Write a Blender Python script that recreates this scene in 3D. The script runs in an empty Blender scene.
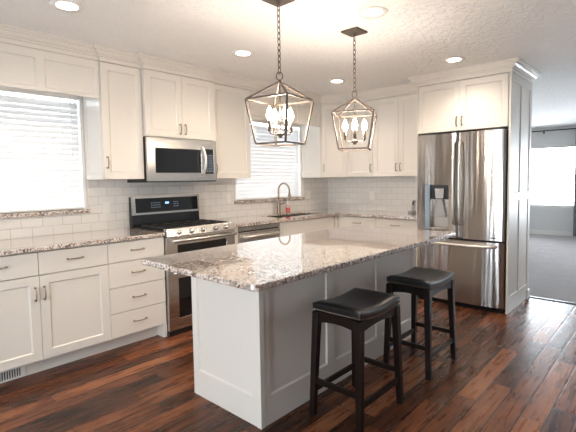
import bpy, bmesh, math, random
from mathutils import Vector, Matrix
random.seed(7)
PI = math.pi
C = bpy.context.scene.collection

# ------------------------------------------------------------------ camera
cam_d = bpy.data.cameras.new('camera')
cam = bpy.data.objects.new('camera', cam_d); C.objects.link(cam)
yaw, pitch, roll = .7265, -.0635, -.0135
fw = Vector((math.cos(yaw)*math.cos(pitch), math.sin(yaw)*math.cos(pitch), math.sin(pitch)))
rt = Vector((math.sin(yaw), -math.cos(yaw), 0)); up = rt.cross(fw)
r2 = rt*math.cos(roll) + up*math.sin(roll); u2 = -rt*math.sin(roll) + up*math.cos(roll)
m = Matrix((r2, u2, -fw)).transposed().to_4x4(); m.translation = Vector((-5.0788, -3.9163, 1.3539))
cam.matrix_world = m
cam_d.sensor_width = 36; cam_d.lens = 426.34/576*36
cam_d.shift_x = (288-298.12)/576; cam_d.shift_y = -(216-206.32)/576
cam_d.clip_start = .05; cam_d.clip_end = 100
bpy.context.scene.camera = cam

# ------------------------------------------------------------------ world, daylight and exposure
SKY = 10.0
world = bpy.data.worlds.new('world'); bpy.context.scene.world = world
world.use_nodes = True
bg = world.node_tree.nodes['Background']
bg.inputs[0].default_value = (.86, .93, 1, 1); bg.inputs[1].default_value = SKY
vs = bpy.context.scene.view_settings
vs.view_transform = 'Standard'; vs.look = 'None'; vs.gamma = 1; vs.exposure = 0.80
try: vs.use_curve_mapping = False
except Exception: pass

def portal(loc, rot, sx, sy):
    l = bpy.data.lights.new('daylight', 'AREA'); l.shape = 'RECTANGLE'; l.size = sx; l.size_y = sy
    l.cycles.is_portal = True
    o = bpy.data.objects.new('daylight', l); C.objects.link(o); o.location = loc; o.rotation_euler = rot
portal((-4.2, .20, 1.6), (-PI/2, 0, 0), 1.4, 1.1)
portal((-1.18, .20, 1.6), (-PI/2, 0, 0), 1.25, 1.1)
portal((6.2, -1.45, 1.33), (0, PI/2, 0), 1.4, 1.7)
portal((-7.2, -2.75, 1.05), (0, -PI/2, 0), 2.1, 1.6)
portal((4.85, -7.2, 1.25), (PI/2, 0, 0), 1.6, 1.8)
portal((6.2, -4.9, 1.25), (0, PI/2, 0), 1.8, 2.3)  # daylight through the added, unseen living room window

# ------------------------------------------------------------------ materials
class NT:
    def __init__(s, name):
        s.m = bpy.data.materials.new(name); s.m.use_nodes = True; s.t = s.m.node_tree
        s.b = s.t.nodes['Principled BSDF']; s.out = s.t.nodes['Material Output']
        s.tc = s.t.nodes.new('ShaderNodeTexCoord').outputs['Object']
    def n(s, typ, props=None, **ins):
        nd = s.t.nodes.new('ShaderNode'+typ)
        for k, v in (props or {}).items(): setattr(nd, k, v)
        for k, v in ins.items(): s.set(nd, k, v)
        return nd
    def set(s, nd, k, v):
        k = int(k[1:]) if k[0] == '_' and k[1:].isdigit() else k.replace('_', ' ')
        i = nd.inputs[k]
        if isinstance(v, bpy.types.NodeSocket): s.t.links.new(v, i)
        elif isinstance(v, bpy.types.Node): s.t.links.new(v.outputs[0], i)
        else:
            if isinstance(v, (tuple, list)) and len(v) == 3 and i.type == 'RGBA': v = (*v, 1)
            i.default_value = v
    def p(s, **ins):
        for k, v in ins.items(): s.set(s.b, k, v)
    def math(s, op, a, b=0., c=0.): return s.n('Math', {'operation': op}, _0=a, _1=b, _2=c).outputs[0]
    def ramp(s, fac, stops, interp='LINEAR'):
        nd = s.n('ValToRGB', None, Fac=fac); cr = nd.color_ramp; cr.interpolation = interp
        while len(cr.elements) < len(stops): cr.elements.new(.5)
        for e, (p_, c_) in zip(cr.elements, stops): e.position = p_; e.color = (*c_, 1)
        return nd.outputs[0]
    def mix(s, f, a, b, bt='MIX'):
        nd = s.n('Mix', {'data_type': 'RGBA', 'blend_type': bt})
        s.set(nd, '_0', f); s.set(nd, '_6', a); s.set(nd, '_7', b); return nd.outputs[2]
    def mapv(s, scale=(1, 1, 1), loc=(0, 0, 0), rot=(0, 0, 0), src=None):
        return s.n('Mapping', None, Vector=src or s.tc, Scale=scale, Location=loc, Rotation=rot).outputs[0]
    def noise(s, scale, detail=3, vec=None, rough=.5): return s.n('TexNoise', None, Vector=vec or s.tc, Scale=scale, Detail=float(detail), Roughness=rough).outputs[0]
    def bump(s, h, strength=.2, dist=.01):
        s.p(Normal=s.n('Bump', None, Height=h, Strength=strength, Distance=dist).outputs[0])

def plain(name, col, rough=.5, metal=0., var=.04, bump=0., scale=30., spec=.5, **k):
    t = NT(name); n = t.noise(scale)
    a = tuple(c*(1-var) for c in col); b = tuple(min(1, c*(1+var)) for c in col)
    t.p(Base_Color=t.mix(n, a, b), Roughness=rough, Metallic=metal, Specular_IOR_Level=spec, **k)
    if bump: t.bump(n, bump, .003)
    return t.m

M = {}
M['cab'] = plain('painted_cabinet', (.72, .68, .625), .38, var=.012)
M['trimw'] = plain('white_trim', (.82, .80, .78), .4, var=.01)
M['gap'] = plain('dark_gap', (.03, .028, .025), .8)
M['nickel'] = plain('brushed_nickel', (.34, .28, .22), .28, 1.)
M['chrome'] = plain('satin_chrome', (.80, .77, .73), .38, 1.)
M['bronze'] = plain('aged_bronze', (.11, .085, .072), .6, .25)
M['black'] = plain('black_enamel', (.012, .012, .014), .18)
M['iron'] = plain('cast_iron', (.015, .015, .016), .5, bump=.2, scale=120)
M['glassb'] = plain('black_glass', (.008, .008, .009), .05)
M['plastic'] = plain('white_plastic', (.80, .78, .75), .35, var=.01)
M['darkp'] = plain('dark_plastic', (.03, .035, .04), .3)
M['greyp'] = plain('grey_plastic', (.35, .35, .36), .35)
M['stoolw'] = plain('espresso_wood', (.009, .0045, .0035), .32, spec=.3, var=.5, scale=14)
M['wallg'] = plain('grey_wall_paint', (.72, .725, .72), .7, var=.01)
M['wallw'] = plain('warm_wall_paint', (.62, .58, .53), .7, var=.01)
M['curtain'] = plain('grey_curtain_fabric', (.20, .20, .21), .85, var=.1, bump=.2, scale=200)
M['disp'] = None

def steel(name, col=(.60, .57, .54), rough=.26, vertical=False, aniso=.75, rot=0., wave=0.):
    t = NT(name)
    sc = (4, 4, 400) if not vertical else (300, 300, 3)
    n = t.noise(1., 2, t.mapv(sc))
    t.p(Base_Color=t.mix(n, tuple(c*.95 for c in col), tuple(c*1.05 for c in col)), Metallic=1., Roughness=t.math('MULTIPLY_ADD', n, .08, rough-.04))
    tg = t.n('Tangent', {'direction_type': 'RADIAL', 'axis': 'Z'})
    t.p(Anisotropic=aniso, Tangent=tg.outputs[0], Anisotropic_Rotation=rot)
    if wave: t.bump(t.noise(1., 2, t.mapv((8, 8, .3))), wave, .02)
    return t.m
M['steel'] = steel('stainless_steel')
M['steelf'] = steel('fridge_stainless', (.50, .47, .45), .20, aniso=.8, rot=.25, wave=.65)

def granite():
    t = NT('granite')
    v1 = t.n('TexVoronoi', None, Vector=t.tc, Scale=90.).outputs['Color']
    sep = t.n('SeparateColor', None, Color=v1).outputs
    n1 = t.noise(9, 4, rough=.6); n2 = t.noise(48, 4, rough=.7)
    base = t.ramp(t.math('ADD', t.math('MULTIPLY', sep[0], .45), t.math('MULTIPLY', n2, .6)),
                  [(.22, (.06, .035, .03)), (.33, (.36, .24, .18)), (.44, (.60, .48, .39)), (.60, (.80, .73, .67)), (.85, (.66, .62, .60))])
    dark = t.ramp(t.math('ADD', t.math('MULTIPLY', n2, .55), t.math('MULTIPLY', sep[1], .5)), [(.54, (0, 0, 0)), (.59, (1, 1, 1))])
    patch = t.ramp(n1, [(.44, (0, 0, 0)), (.60, (1, 1, 1))])
    c = t.mix(t.math('MULTIPLY', dark, t.math('MULTIPLY_ADD', patch, .6, .3)), base, (.035, .025, .022))
    v2 = t.n('TexVoronoi', None, Vector=t.tc, Scale=210.).outputs['Color']
    s2 = t.n('SeparateColor', None, Color=v2).outputs
    fl = t.ramp(s2[2], [(.86, (0, 0, 0)), (.9, (1, 1, 1))])
    c = t.mix(t.math('MULTIPLY', fl, .7), c, (.09, .06, .05))
    t.p(Base_Color=c, Roughness=.05, Specular_IOR_Level=.8, Coat_Weight=1., Coat_Roughness=.02, Coat_IOR=1.5)
    return t.m
M['granite'] = granite()

def tile(name, axis):
    t = NT(name)
    s = t.n('SeparateXYZ', None, Vector=t.tc).outputs
    v = t.n('CombineXYZ', None, X=s[axis], Y=t.math('SUBTRACT', s[2], .9125), Z=0.).outputs[0]
    def brick(ms, smooth):
        return t.n('TexBrick', {'offset': .5, 'squash': 1.}, Vector=v, Color1=(.2, .2, .2), Color2=(.8, .8, .8), Mortar=(0, 0, 0),
                   Scale=1., Mortar_Size=ms, Mortar_Smooth=smooth, Brick_Width=.1545, Row_Height=.0782)
    b = brick(.0019, .1); bb = brick(.012, 1.)
    c = t.mix(b.outputs['Fac'], t.mix(b.outputs['Color'], (.74, .715, .69), (.80, .78, .755)), (.50, .47, .44))
    t.p(Base_Color=c, Roughness=t.math('MULTIPLY_ADD', b.outputs['Fac'], .6, .09))
    h = t.math('SUBTRACT', t.math('SUBTRACT', 1., t.math('MULTIPLY', bb.outputs['Fac'], .6)), b.outputs['Fac'])
    h = t.math('ADD', h, t.math('MULTIPLY', t.noise(14, 2), .25))
    t.bump(h, .35, .004)
    return t.m
M['tileA'] = tile('subway_tile', 0); M['tileB'] = tile('subway_tile_side', 1)

def planks():
    t = NT('hand_scraped_planks')
    s = t.n('SeparateXYZ', None, Vector=t.tc).outputs
    W, L = .122, .95
    r = t.math('DIVIDE', s[1], W); row = t.math('FLOOR', r); fy = t.math('FRACT', r)
    rn = t.n('TexWhiteNoise', {'noise_dimensions': '1D'}, W=row).outputs[0]
    cx = t.math('ADD', t.math('DIVIDE', s[0], L), t.math('MULTIPLY', rn, 7.3)); col = t.math('FLOOR', cx); fx = t.math('FRACT', cx)
    idn = t.n('TexWhiteNoise', {'noise_dimensions': '2D'}, Vector=t.n('CombineXYZ', None, X=row, Y=col, Z=0.).outputs[0]).outputs
    ids = t.n('SeparateColor', None, Color=idn[1]).outputs
    off = t.n('CombineXYZ', None, X=t.math('MULTIPLY', ids[0], 30.), Y=t.math('MULTIPLY', ids[1], 30.), Z=0.).outputs[0]
    pv = t.n('VectorMath', {'operation': 'ADD'}, _0=t.tc, _1=off).outputs[0]
    g1 = t.noise(1., 5, t.mapv((3., 26., 1), src=pv), .6)
    g2 = t.noise(1., 4, t.mapv((9., 120., 1), src=pv), .6)
    blot = t.noise(3.2, 3, t.mapv((1, 2.2, 1), src=pv))
    f = t.math('ADD', t.math('MULTIPLY_ADD', idn[0], .30, .02), t.math('ADD', t.math('MULTIPLY', g1, .55), t.math('MULTIPLY', blot, .36)))
    c = t.ramp(f, [(.36, (.016, .006, .004)), (.52, (.070, .022, .009)), (.66, (.17, .053, .020)), (.82, (.31, .115, .045))])
    c = t.mix(t.math('MULTIPLY', t.ramp(g2, [(.35, (1, 1, 1)), (.5, (0, 0, 0))]), .45), c, (.015, .007, .005))
    ey = t.math('MINIMUM', fy, t.math('SUBTRACT', 1., fy)); ex = t.math('MINIMUM', fx, t.math('SUBTRACT', 1., fx))
    sy = t.ramp(ey, [(.018, (1, 1, 1)), (.04, (0, 0, 0))]); sx = t.ramp(ex, [(.0015, (1, 1, 1)), (.004, (0, 0, 0))])
    seam = t.math('MAXIMUM', sy, sx)
    c = t.mix(seam, c, (.008, .004, .003))
    t.p(Base_Color=c, Roughness=t.math('MULTIPLY_ADD', g1, .25, .16), Specular_IOR_Level=.3)
    scr = t.noise(1., 2, t.mapv((22., 5., 1), src=pv))
    edge = t.ramp(ey, [(.0, (0, 0, 0)), (.09, (1, 1, 1))])
    h = t.math('ADD', t.math('MULTIPLY', scr, .6), t.math('ADD', t.math('MULTIPLY', g1, .3), t.math('SUBTRACT', t.math('MULTIPLY', edge, .5), t.math('MULTIPLY', seam, .5))))
    t.bump(h, .25, .003)
    return t.m
M['floor'] = planks()

def ceilm():
    t = NT('knockdown_ceiling')
    n = t.noise(16, 5, t.mapv((1, 1.6, 1)), .6); k = t.ramp(n, [(.44, (0, 0, 0)), (.56, (1, 1, 1))])
    h = t.math('ADD', k, t.math('MULTIPLY', t.noise(90, 2), .4))
    t.p(Base_Color=(.88, .87, .855), Roughness=.75); t.bump(h, .75, .008)
    return t.m
M['ceil'] = ceilm()
def carpetm():
    t = NT('grey_carpet'); n = t.noise(160, 3); n2 = t.noise(5, 4)
    t.p(Base_Color=t.mix(t.math('MULTIPLY_ADD', n2, .5, t.math('MULTIPLY', n, .5)), (.32, .295, .295), (.55, .52, .52)), Roughness=.95); t.bump(t.math('ADD', n, n2), .8, .02)
    return t.m
M['carpet'] = carpetm()
def leather():
    t = NT('black_leather'); v = t.n('TexVoronoi', {'feature': 'F1'}, Vector=t.tc, Scale=260.).outputs[0]
    t.p(Base_Color=t.mix(t.noise(9), (.006, .006, .007), (.014, .013, .013)), Roughness=t.math('MULTIPLY_ADD', t.noise(20), .12, .24))
    t.bump(t.math('ADD', v, t.math('MULTIPLY', t.noise(18), .8)), .15, .003)
    return t.m
M['leather'] = leather()
def slatm():
    t = NT('blind_slat'); tr = t.n('BsdfTranslucent', None, Color=(.92, .94, .96)); mx = t.n('MixShader', None, _0=.075, _1=t.b.outputs[0], _2=tr.outputs[0])
    t.p(Base_Color=t.mix(t.noise(20), (.86, .87, .88), (.9, .91, .92)), Roughness=.4); t.t.links.new(mx.outputs[0], t.out.inputs[0]); return t.m
M['slat'] = slatm()
def glassm():
    t = NT('window_glass'); tr = t.n('BsdfTransparent', None, Color=(.97, .98, .98)); gl = t.n('BsdfGlossy', None, Roughness=.02)
    mx = t.n('MixShader', None, _0=t.n('Fresnel', None, IOR=1.35).outputs[0], _1=tr.outputs[0], _2=gl.outputs[0])
    t.t.links.new(mx.outputs[0], t.out.inputs[0]); return t.m
M['glass'] = glassm()
def emit(name, col, st):
    t = NT(name); t.p(Base_Color=(*col,), Emission_Color=col, Emission_Strength=st, Roughness=.4); return t.m
M['lamp'] = emit('downlight_lens', (1, .86, .70), 14)
M['bulb'] = emit('candle_bulb', (1, .78, .52), 22)
M['globe'] = emit('added_frosted_globe', (1, .9, .8), 6)  # glow of the added lamp behind the camera
M['disp'] = emit('blue_display', (.25, .5, 1), 1.2)
M['dispb'] = plain('dispenser_panel', (.25, .33, .42), .15)
M['dispg'] = emit('faint_display', (.35, .45, .6), .25)
def soapm():
    t = NT('soap_liquid'); t.p(Base_Color=(.75, .5, .46), Roughness=.12, Transmission_Weight=.3); return t.m
M['soap'] = soapm()
M['red'] = plain('red_label', (.62, .03, .03), .4)

# ------------------------------------------------------------------ mesh helpers
class MB:
    def __init__(s): s.v = []; s.f = []; s.sm = []
    def add(s, vs_, fs, smooth=False):
        o = len(s.v); s.v += [tuple(v) for v in vs_]; s.f += [tuple(i+o for i in f) for f in fs]; s.sm += [smooth]*len(fs); return s
    def box(s, x0, x1, y0, y1, z0, z1):
        x0, x1 = min(x0, x1), max(x0, x1); y0, y1 = min(y0, y1), max(y0, y1); z0, z1 = min(z0, z1), max(z0, z1)
        return s.add([(x, y, z) for z in (z0, z1) for y in (y0, y1) for x in (x0, x1)],
                     [(0, 2, 3, 1), (4, 5, 7, 6), (0, 1, 5, 4), (2, 6, 7, 3), (0, 4, 6, 2), (1, 3, 7, 5)])
    def hexa(s, b, t):
        return s.add(list(b)+list(t), [(3, 2, 1, 0), (4, 5, 6, 7), (0, 1, 5, 4), (1, 2, 6, 5), (2, 3, 7, 6), (3, 0, 4, 7)])
    def tube(s, path, r, n=10, closed=False):
        path = [Vector(p) for p in path]; L = len(path); rings = []; rr = r if isinstance(r, (list, tuple)) else [r]*L
        nrm = None
        for i, p in enumerate(path):
            if closed: d = path[(i+1) % L]-path[i-1]
            else: d = path[min(i+1, L-1)]-path[max(i-1, 0)]
            d.normalize()
            if nrm is None: nrm = d.orthogonal().normalized()
            else:
                nrm = nrm-d*nrm.dot(d); nrm = nrm.normalized() if nrm.length > 1e-6 else d.orthogonal().normalized()
            b = d.cross(nrm)
            rings.append([p+(nrm*math.cos(2*PI*k/n)+b*math.sin(2*PI*k/n))*rr[i] for k in range(n)])
        vs_ = [v for r_ in rings for v in r_]; fs = []
        for i in range(L if closed else L-1):
            j = (i+1) % L
            for k in range(n): fs.append((i*n+k, i*n+(k+1) % n, j*n+(k+1) % n, j*n+k))
        s.add(vs_, fs, True)
        if not closed:
            s.add(rings[0], [tuple(range(n))[::-1]]); s.add(rings[-1], [tuple(range(n))])
        return s
    def bar(s, a, b, w, d=None):
        a, b = Vector(a), Vector(b); d = d or w; ax = (b-a).normalized()
        q = Vector((0, 0, 1)) if abs(ax.z) < .9 else Vector((1, 0, 0))
        x = ax.cross(q).normalized()*w/2; y = ax.cross(x).normalized()*d/2
        return s.hexa([a-x-y, a+x-y, a+x+y, a-x+y], [b-x-y, b+x-y, b+x+y, b-x+y])
    def lathe(s, prof, c=(0, 0, 0), n=24, axis='z'):
        vs_ = []; fs = []
        for r, z in prof:
            for k in range(n):
                a = 2*PI*k/n; q = (r*math.cos(a), r*math.sin(a), z)
                if axis == 'y': q = (q[0], q[2], q[1])
                if axis == 'x': q = (q[2], q[0], q[1])
                vs_.append((q[0]+c[0], q[1]+c[1], q[2]+c[2]))
        for i in range(len(prof)-1):
            for k in range(n): fs.append((i*n+k, i*n+(k+1) % n, (i+1)*n+(k+1) % n, (i+1)*n+k))
        s.add(vs_, fs, True)
        for i in (0, len(prof)-1):
            if prof[i][0] > 1e-4: s.add(vs_[i*n:(i+1)*n], [tuple(range(n))])
        return s
    def prism(s, poly, z0, z1):
        n = len(poly)
        return s.add([(x, y, z0) for x, y in poly]+[(x, y, z1) for x, y in poly],
                     [tuple(range(n))[::-1], tuple(range(n, 2*n))]+[(i, (i+1) % n, n+(i+1) % n, n+i) for i in range(n)])
    def cells(s, us, vs_, inc, a0, a1, plane='xy'):
        """slab of grid cells; us, vs_ edges; inc(i,j) says whether the cell is solid; extruded from a0 to a1 along the third axis"""
        P = {'xy': lambda u, v, a: (u, v, a), 'xz': lambda u, v, a: (u, a, v), 'yz': lambda u, v, a: (a, u, v)}[plane]
        nu, nv = len(us)-1, len(vs_)-1
        ok = lambda i, j: 0 <= i < nu and 0 <= j < nv and inc(i, j)
        q = lambda pts: s.add(pts, [(0, 1, 2, 3)])
        for i in range(nu):
            for j in range(nv):
                if not ok(i, j): continue
                u0, u1, v0, v1 = us[i], us[i+1], vs_[j], vs_[j+1]
                for a in (a0, a1): q([P(u0, v0, a), P(u1, v0, a), P(u1, v1, a), P(u0, v1, a)])
                if not ok(i-1, j): q([P(u0, v0, a0), P(u0, v1, a0), P(u0, v1, a1), P(u0, v0, a1)])
                if not ok(i+1, j): q([P(u1, v0, a0), P(u1, v1, a0), P(u1, v1, a1), P(u1, v0, a1)])
                if not ok(i, j-1): q([P(u0, v0, a0), P(u1, v0, a0), P(u1, v0, a1), P(u0, v0, a1)])
                if not ok(i, j+1): q([P(u0, v1, a0), P(u1, v1, a0), P(u1, v1, a1), P(u0, v1, a1)])
        return s
    def shaker(s, x0, z0, w, h, rects, yf=0., t=.02, d=.009, sl=.008):
        """panel whose front faces -y at y=yf, thickness t behind it, recessed rects (x0,x1,z0,z1)"""
        xs = sorted({x0, x0+w, *[r[0] for r in rects], *[r[1] for r in rects]}); zs = sorted({z0, z0+h, *[r[2] for r in rects], *[r[3] for r in rects]})
        for i in range(len(xs)-1):
            for j in range(len(zs)-1):
                cx, cz = (xs[i]+xs[i+1])/2, (zs[j]+zs[j+1])/2
                if any(r[0] < cx < r[1] and r[2] < cz < r[3] for r in rects): continue
                s.add([(xs[i], yf, zs[j]), (xs[i+1], yf, zs[j]), (xs[i+1], yf, zs[j+1]), (xs[i], yf, zs[j+1])], [(0, 1, 2, 3)])
        for a, b, c, e in rects:
            o = [(a, yf, c), (b, yf, c), (b, yf, e), (a, yf, e)]
            k = [(a+sl, yf+d, c+sl), (b-sl, yf+d, c+sl), (b-sl, yf+d, e-sl), (a+sl, yf+d, e-sl)]
            s.add(o+k, [(0, 1, 5, 4), (1, 2, 6, 5), (2, 3, 7, 6), (3, 0, 4, 7), (4, 5, 6, 7)])
        x1, z1, yb = x0+w, z0+h, yf+t
        s.add([(x0, yf, z0), (x1, yf, z0), (x1, yf, z1), (x0, yf, z1), (x0, yb, z0), (x1, yb, z0), (x1, yb, z1), (x0, yb, z1)],
              [(0, 4, 5, 1), (1, 5, 6, 2), (2, 6, 7, 3), (3, 7, 4, 0), (4, 7, 6, 5)])
        return s
    def build(s, name, mat, parent=None, bevel=0., seg=2, merge=True):
        me = bpy.data.meshes.new(name)
        bm = bmesh.new(); vv = [bm.verts.new(v) for v in s.v]
        for f, sm in zip(s.f, s.sm):
            try: fc = bm.faces.new([vv[i] for i in f]); fc.smooth = sm
            except ValueError: pass
        if merge: bmesh.ops.remove_doubles(bm, verts=bm.verts, dist=1e-5)
        bmesh.ops.recalc_face_normals(bm, faces=bm.faces)
        bm.to_mesh(me); bm.free()
        me.materials.append(M[mat] if isinstance(mat, str) else mat)
        o = bpy.data.objects.new(name, me); C.objects.link(o)
        if parent: o.parent = parent
        if bevel:
            b = o.modifiers.new('bevel', 'BEVEL'); b.width = bevel; b.segments = seg; b.limit_method = 'ANGLE'; b.angle_limit = math.radians(40)
        return o
def thing(name, label, cat, loc=(0, 0, 0), rz=0, group=None):
    o = bpy.data.objects.new(name, None); C.objects.link(o); o.location = loc; o.rotation_euler = (0, 0, rz)
    o.empty_display_size = .1; o['label'] = label; o['category'] = cat
    if group: o['group'] = group
    return o
def tag(o, label, cat, group=None):
    o['label'] = label; o['category'] = cat
    if group: o['group'] = group
    return o
def struct(o, label=None): 
    o['kind'] = 'structure'
    if label: o['label'] = label
    return o
def copy_tree(o, parent=None):
    c = o.copy(); C.objects.link(c); c.parent = parent
    for ch in [k for k in bpy.data.objects if k.parent == o]: copy_tree(ch, c)
    return c

# ------------------------------------------------------------------ shell
H = 2.45; XL, XR, YF = -7.0, 6.0, -7.0
W1 = (-4.80, -3.50, 1.116, 2.14); W2 = (-1.80, -.585, 1.105, 2.14)
def wall_holes(name, mat, lo, hi, holes, a0, a1, plane, label):
    us = sorted({lo, hi, *[h[0] for h in holes], *[h[1] for h in holes]}); zs = sorted({0, H, *[h[2] for h in holes], *[h[3] for h in holes]})
    def inc(i, j):
        c, z = (us[i]+us[i+1])/2, (zs[j]+zs[j+1])/2
        return not any(h[0] < c < h[1] and h[2] < z < h[3] for h in holes)
    return struct(MB().cells(us, zs, inc, a0, a1, plane).build(name, mat), label)
struct(MB().box(XL, .17, YF, 0, -.1, 0).build('floor', 'floor'), 'dark red-brown hand scraped plank floor of the kitchen')
struct(MB().box(.17, XR, YF, 0, -.1, .004).build('floor_carpet', 'carpet'), 'grey carpet of the living room')
struct(MB().box(XL-.15, XR+.15, YF-.15, .15, H, H+.12).build('ceiling', 'ceil'), 'white knockdown textured ceiling')
wall_holes('wall_back', 'wallw', XL-.15, XR+.15, [W1, W2], 0, .15, 'xz', 'window wall behind the range')
D1 = (-3.35, -2.05, 0, 2.1); W5 = (4.1, 5.6, .4, 2.1); W6 = (-6.0, -3.8, .4, 2.1); W3 = (-2.3, -.6, .64, 2.03)
wall_holes('wall_left', 'wallw', YF, 0, [D1], XL-.15, XL, 'yz', 'wall behind the camera')
wall_holes('wall_front', 'wallg', XL-.15, XR+.15, [W5], YF-.15, YF, 'xz', 'wall behind the camera on the right')
wall_holes('wall_far', 'wallg', YF, 0, [W3, W6], XR, XR+.15, 'yz', 'grey living room wall with window')
struct(MB().box(0, .13, -2.688, 0, 0, H).build('wall_partition', 'wallg'), 'partition wall behind the refrigerator')
struct(MB().box(XR-.015, XR, YF, 0, .004, .10).build('baseboard_far', 'trimw', bevel=.004), 'white baseboard under the living room window')
struct(MB().box(.145, .185, -7, -2.72, 0, .008).build('trim_2', 'stoolw'), 'dark strip between planks and carpet')

def window(n, hole, wallaxis, a_in, a_out, label, sill=None, mull=()):
    """frame, pane and sill of a window in a wall; wallaxis 'y' means the wall is perpendicular to y"""
    pl = 'xz' if wallaxis == 'y' else 'yz'
    u0, u1, z0, z1 = hole; fwid = .045; am = a_in+(a_out-a_in)*.62; dd = .02
    us = sorted({u0, u0+fwid, u1-fwid, u1, *[k-fwid/2 for k in mull], *[k+fwid/2 for k in mull]}); zs = [z0, z0+fwid, z1-fwid, z1]
    inc = lambda i, j: j != 1 or i % 2 == 0
    fr = MB().cells(us, zs, inc, am-dd, am+dd, pl).build(f'window_{n}' if n else 'door_1', 'plastic', bevel=.003)
    struct(fr, label)
    us2 = [u0+fwid, u1-fwid]
    MB().cells(us2, [z0+fwid, z1-fwid], lambda i, j: True, am-.003, am+.003, pl).build('pane', 'glass', fr)
    return fr
w1 = window(1, W1, 'y', 0, .15, 'white framed window over the left counter')
w2 = window(2, W2, 'y', 0, .15, 'white framed window over the sink')
window(3, W3, 'x', XR, XR+.15, 'large bright window of the living room')
window(4, W5, 'y', YF, YF-.15, 'wide window in the living room side wall', mull=(4.85,))
window(5, W6, 'x', XR, XR+.15, 'unseen wide window added further along the living room wall for more daylight', mull=(-4.9,))  # out of view, added to brighten the living room
window(0, D1, 'x', XL, XL-.15, 'sliding glass door behind the camera', mull=(-2.7,))
for w_, (a, b, z0, z1) in ((w1, W1), (w2, W2)):
    s = MB().box(a-.02 if w_ is w2 else a, b+.015, -.035, .07, z0-.034, z0).build('window_sill', 'granite', w_, bevel=.003); s['label'] = 'speckled granite sill'
    c = MB(); c.box(a, a+.02, .001, .08, z0, z1).box(b-.02, b, .001, .08, z0, z1).box(a, b, .001, .08, z1-.02, z1)
    c.build('jamb_liner', 'trimw', w_)

# crown moulding along all the cabinets
def crown(path, prof, name, mat):
    P = [Vector(p) for p in path]; nr = []
    for i in range(len(P)-1):
        d = (P[i+1]-P[i]).normalized(); nr.append(Vector((d.y, -d.x)))
    mb = MB(); rings = []
    for i, p in enumerate(P):
        if i == 0: o = nr[0]
        elif i == len(P)-1: o = nr[-1]
        else:
            a, b = nr[i-1], nr[i]; o = (a+b); o = o/(1+a.dot(b))
        rings.append([(p.x+o.x*q, p.y+o.y*q, z) for q, z in prof])
    n = len(prof); vs_ = [v for r in rings for v in r]; fs = []
    for i in range(len(P)-1):
        for k in range(n): fs.append((i*n+k, i*n+(k+1) % n, (i+1)*n+(k+1) % n, (i+1)*n+k))
    mb.add(vs_, fs); mb.add(rings[0], [tuple(range(n))]); mb.add(rings[-1], [tuple(range(n))])
    return mb.build(name, mat)
ZC = 2.345
prof = [(-.02, ZC), (.012, ZC), (.012, ZC+.016), (.003, ZC+.019), (.003, ZC+.033), (.018, ZC+.035), (.020, ZC+.045), (.034, ZC+.050), (.048, ZC+.066), (.050, ZC+.074), (.066, ZC+.076), (.068, ZC+.086), (.080, ZC+.089), (.080, H-.001), (-.02, H-.001)]
struct(crown([(-4.80, -.328), (-3.484, -.328), (-3.484, -.345), (-3.1235, -.345), (-3.1235, -.385), (-2.361, -.385), (-2.361, -.345),
       (-.585, -.345), (-.345, -.597), (-.345, -1.745), (-.65, -1.745), (-.65, -2.71), (.13, -2.71)], prof, 'trim_1', 'cab'), 'stepped crown moulding where the cabinets meet the ceiling')

# tile
def inc_h(us, zs, holes): return lambda i, j: not any(h[0] < (us[i]+us[i+1])/2 < h[1] and h[2] < (zs[j]+zs[j+1])/2 < h[3] for h in holes)
h1 = (-5.2, -3.5, W1[2]-.036, 2.2); h2 = (W2[0]-.02, W2[1]+.015, W2[2]-.036, 2.2)
us = sorted([-5.0, h1[1]+.015, -3.1235, -2.361, h2[0], h2[1], -.012]); zs = [.9145, h2[2], h1[2], 1.3715, 1.43]
def incA(i, j):
    c, z = (us[i]+us[i+1])/2, (zs[j]+zs[j+1])/2
    if c < h1[1]+.015 and z > h1[2]: return False
    if h2[0] < c < h2[1] and z > h2[2]: return False
    if z > 1.3715 : return False
    return True
ta = MB().cells(us, zs, incA, -.010, -.0005, 'xz').build('tile_backsplash', 'tileA'); struct(ta, 'white subway tile backsplash on the window wall')
tb = MB().cells([-1.74, -.010], [.9145, 1.3715], lambda i, j: True, -.010, -.0005, 'yz').build('tile_backsplash', 'tileB'); struct(tb, 'white subway tile backsplash beside the refrigerator')

# ------------------------------------------------------------------ cabinets
def pull(name, parent, x, z, L, vertical, yf, mat='nickel'):
    n = 9; pts = []
    for i in range(n):
        a = -L/2+L*i/(n-1); dep = -.018-.010*math.sin(PI*i/(n-1))
        pts.append((x, yf+dep, z+a) if vertical else (x+a, yf+dep, z))
    mb = MB().tube(pts, [.0035+.002*math.sin(PI*i/(n-1)) for i in range(n)], 8)
    for e in (-1, 1):
        q = e*(L/2-.006)
        p = (x, yf, z+q) if vertical else (x+q, yf, z)
        mb.tube([p, (p[0], p[1]-.020, p[2])], .0045, 8); mb.lathe([(.008, 0), (.008, -.003)], (p[0], p[1], p[2]), 10, 'y')
    return mb.build(name, mat, parent)
FR = .058
def door(parent, x0, x1, z0, z1, handle=None, name='door', hz=None, yf=0.):
    g = .0015; w = x1-x0-2*g; h = z1-z0-2*g
    d = MB().shaker(x0+g, z0+g, w, h, [(x0+g+FR, x1-g-FR, z0+g+FR, z1-g-FR)], yf, .019).build(name, 'cab', parent)
    if handle:
        hx = x0+.028 if handle == 'L' else x1-.028
        pull('handle', d, hx, hz, .10, True, yf)
    return d
def drawer(parent, x0, x1, z0, z1, handle=True, yf=0.):
    g = .0015
    d = MB().box(x0+g, x1-g, yf, yf+.019, z0+g, z1-g).build('drawer', 'cab', parent, bevel=.003)
    if handle: pull('handle', d, (x0+x1)/2, (z0+z1)/2+.005, .115, False, yf)
    return d
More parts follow.
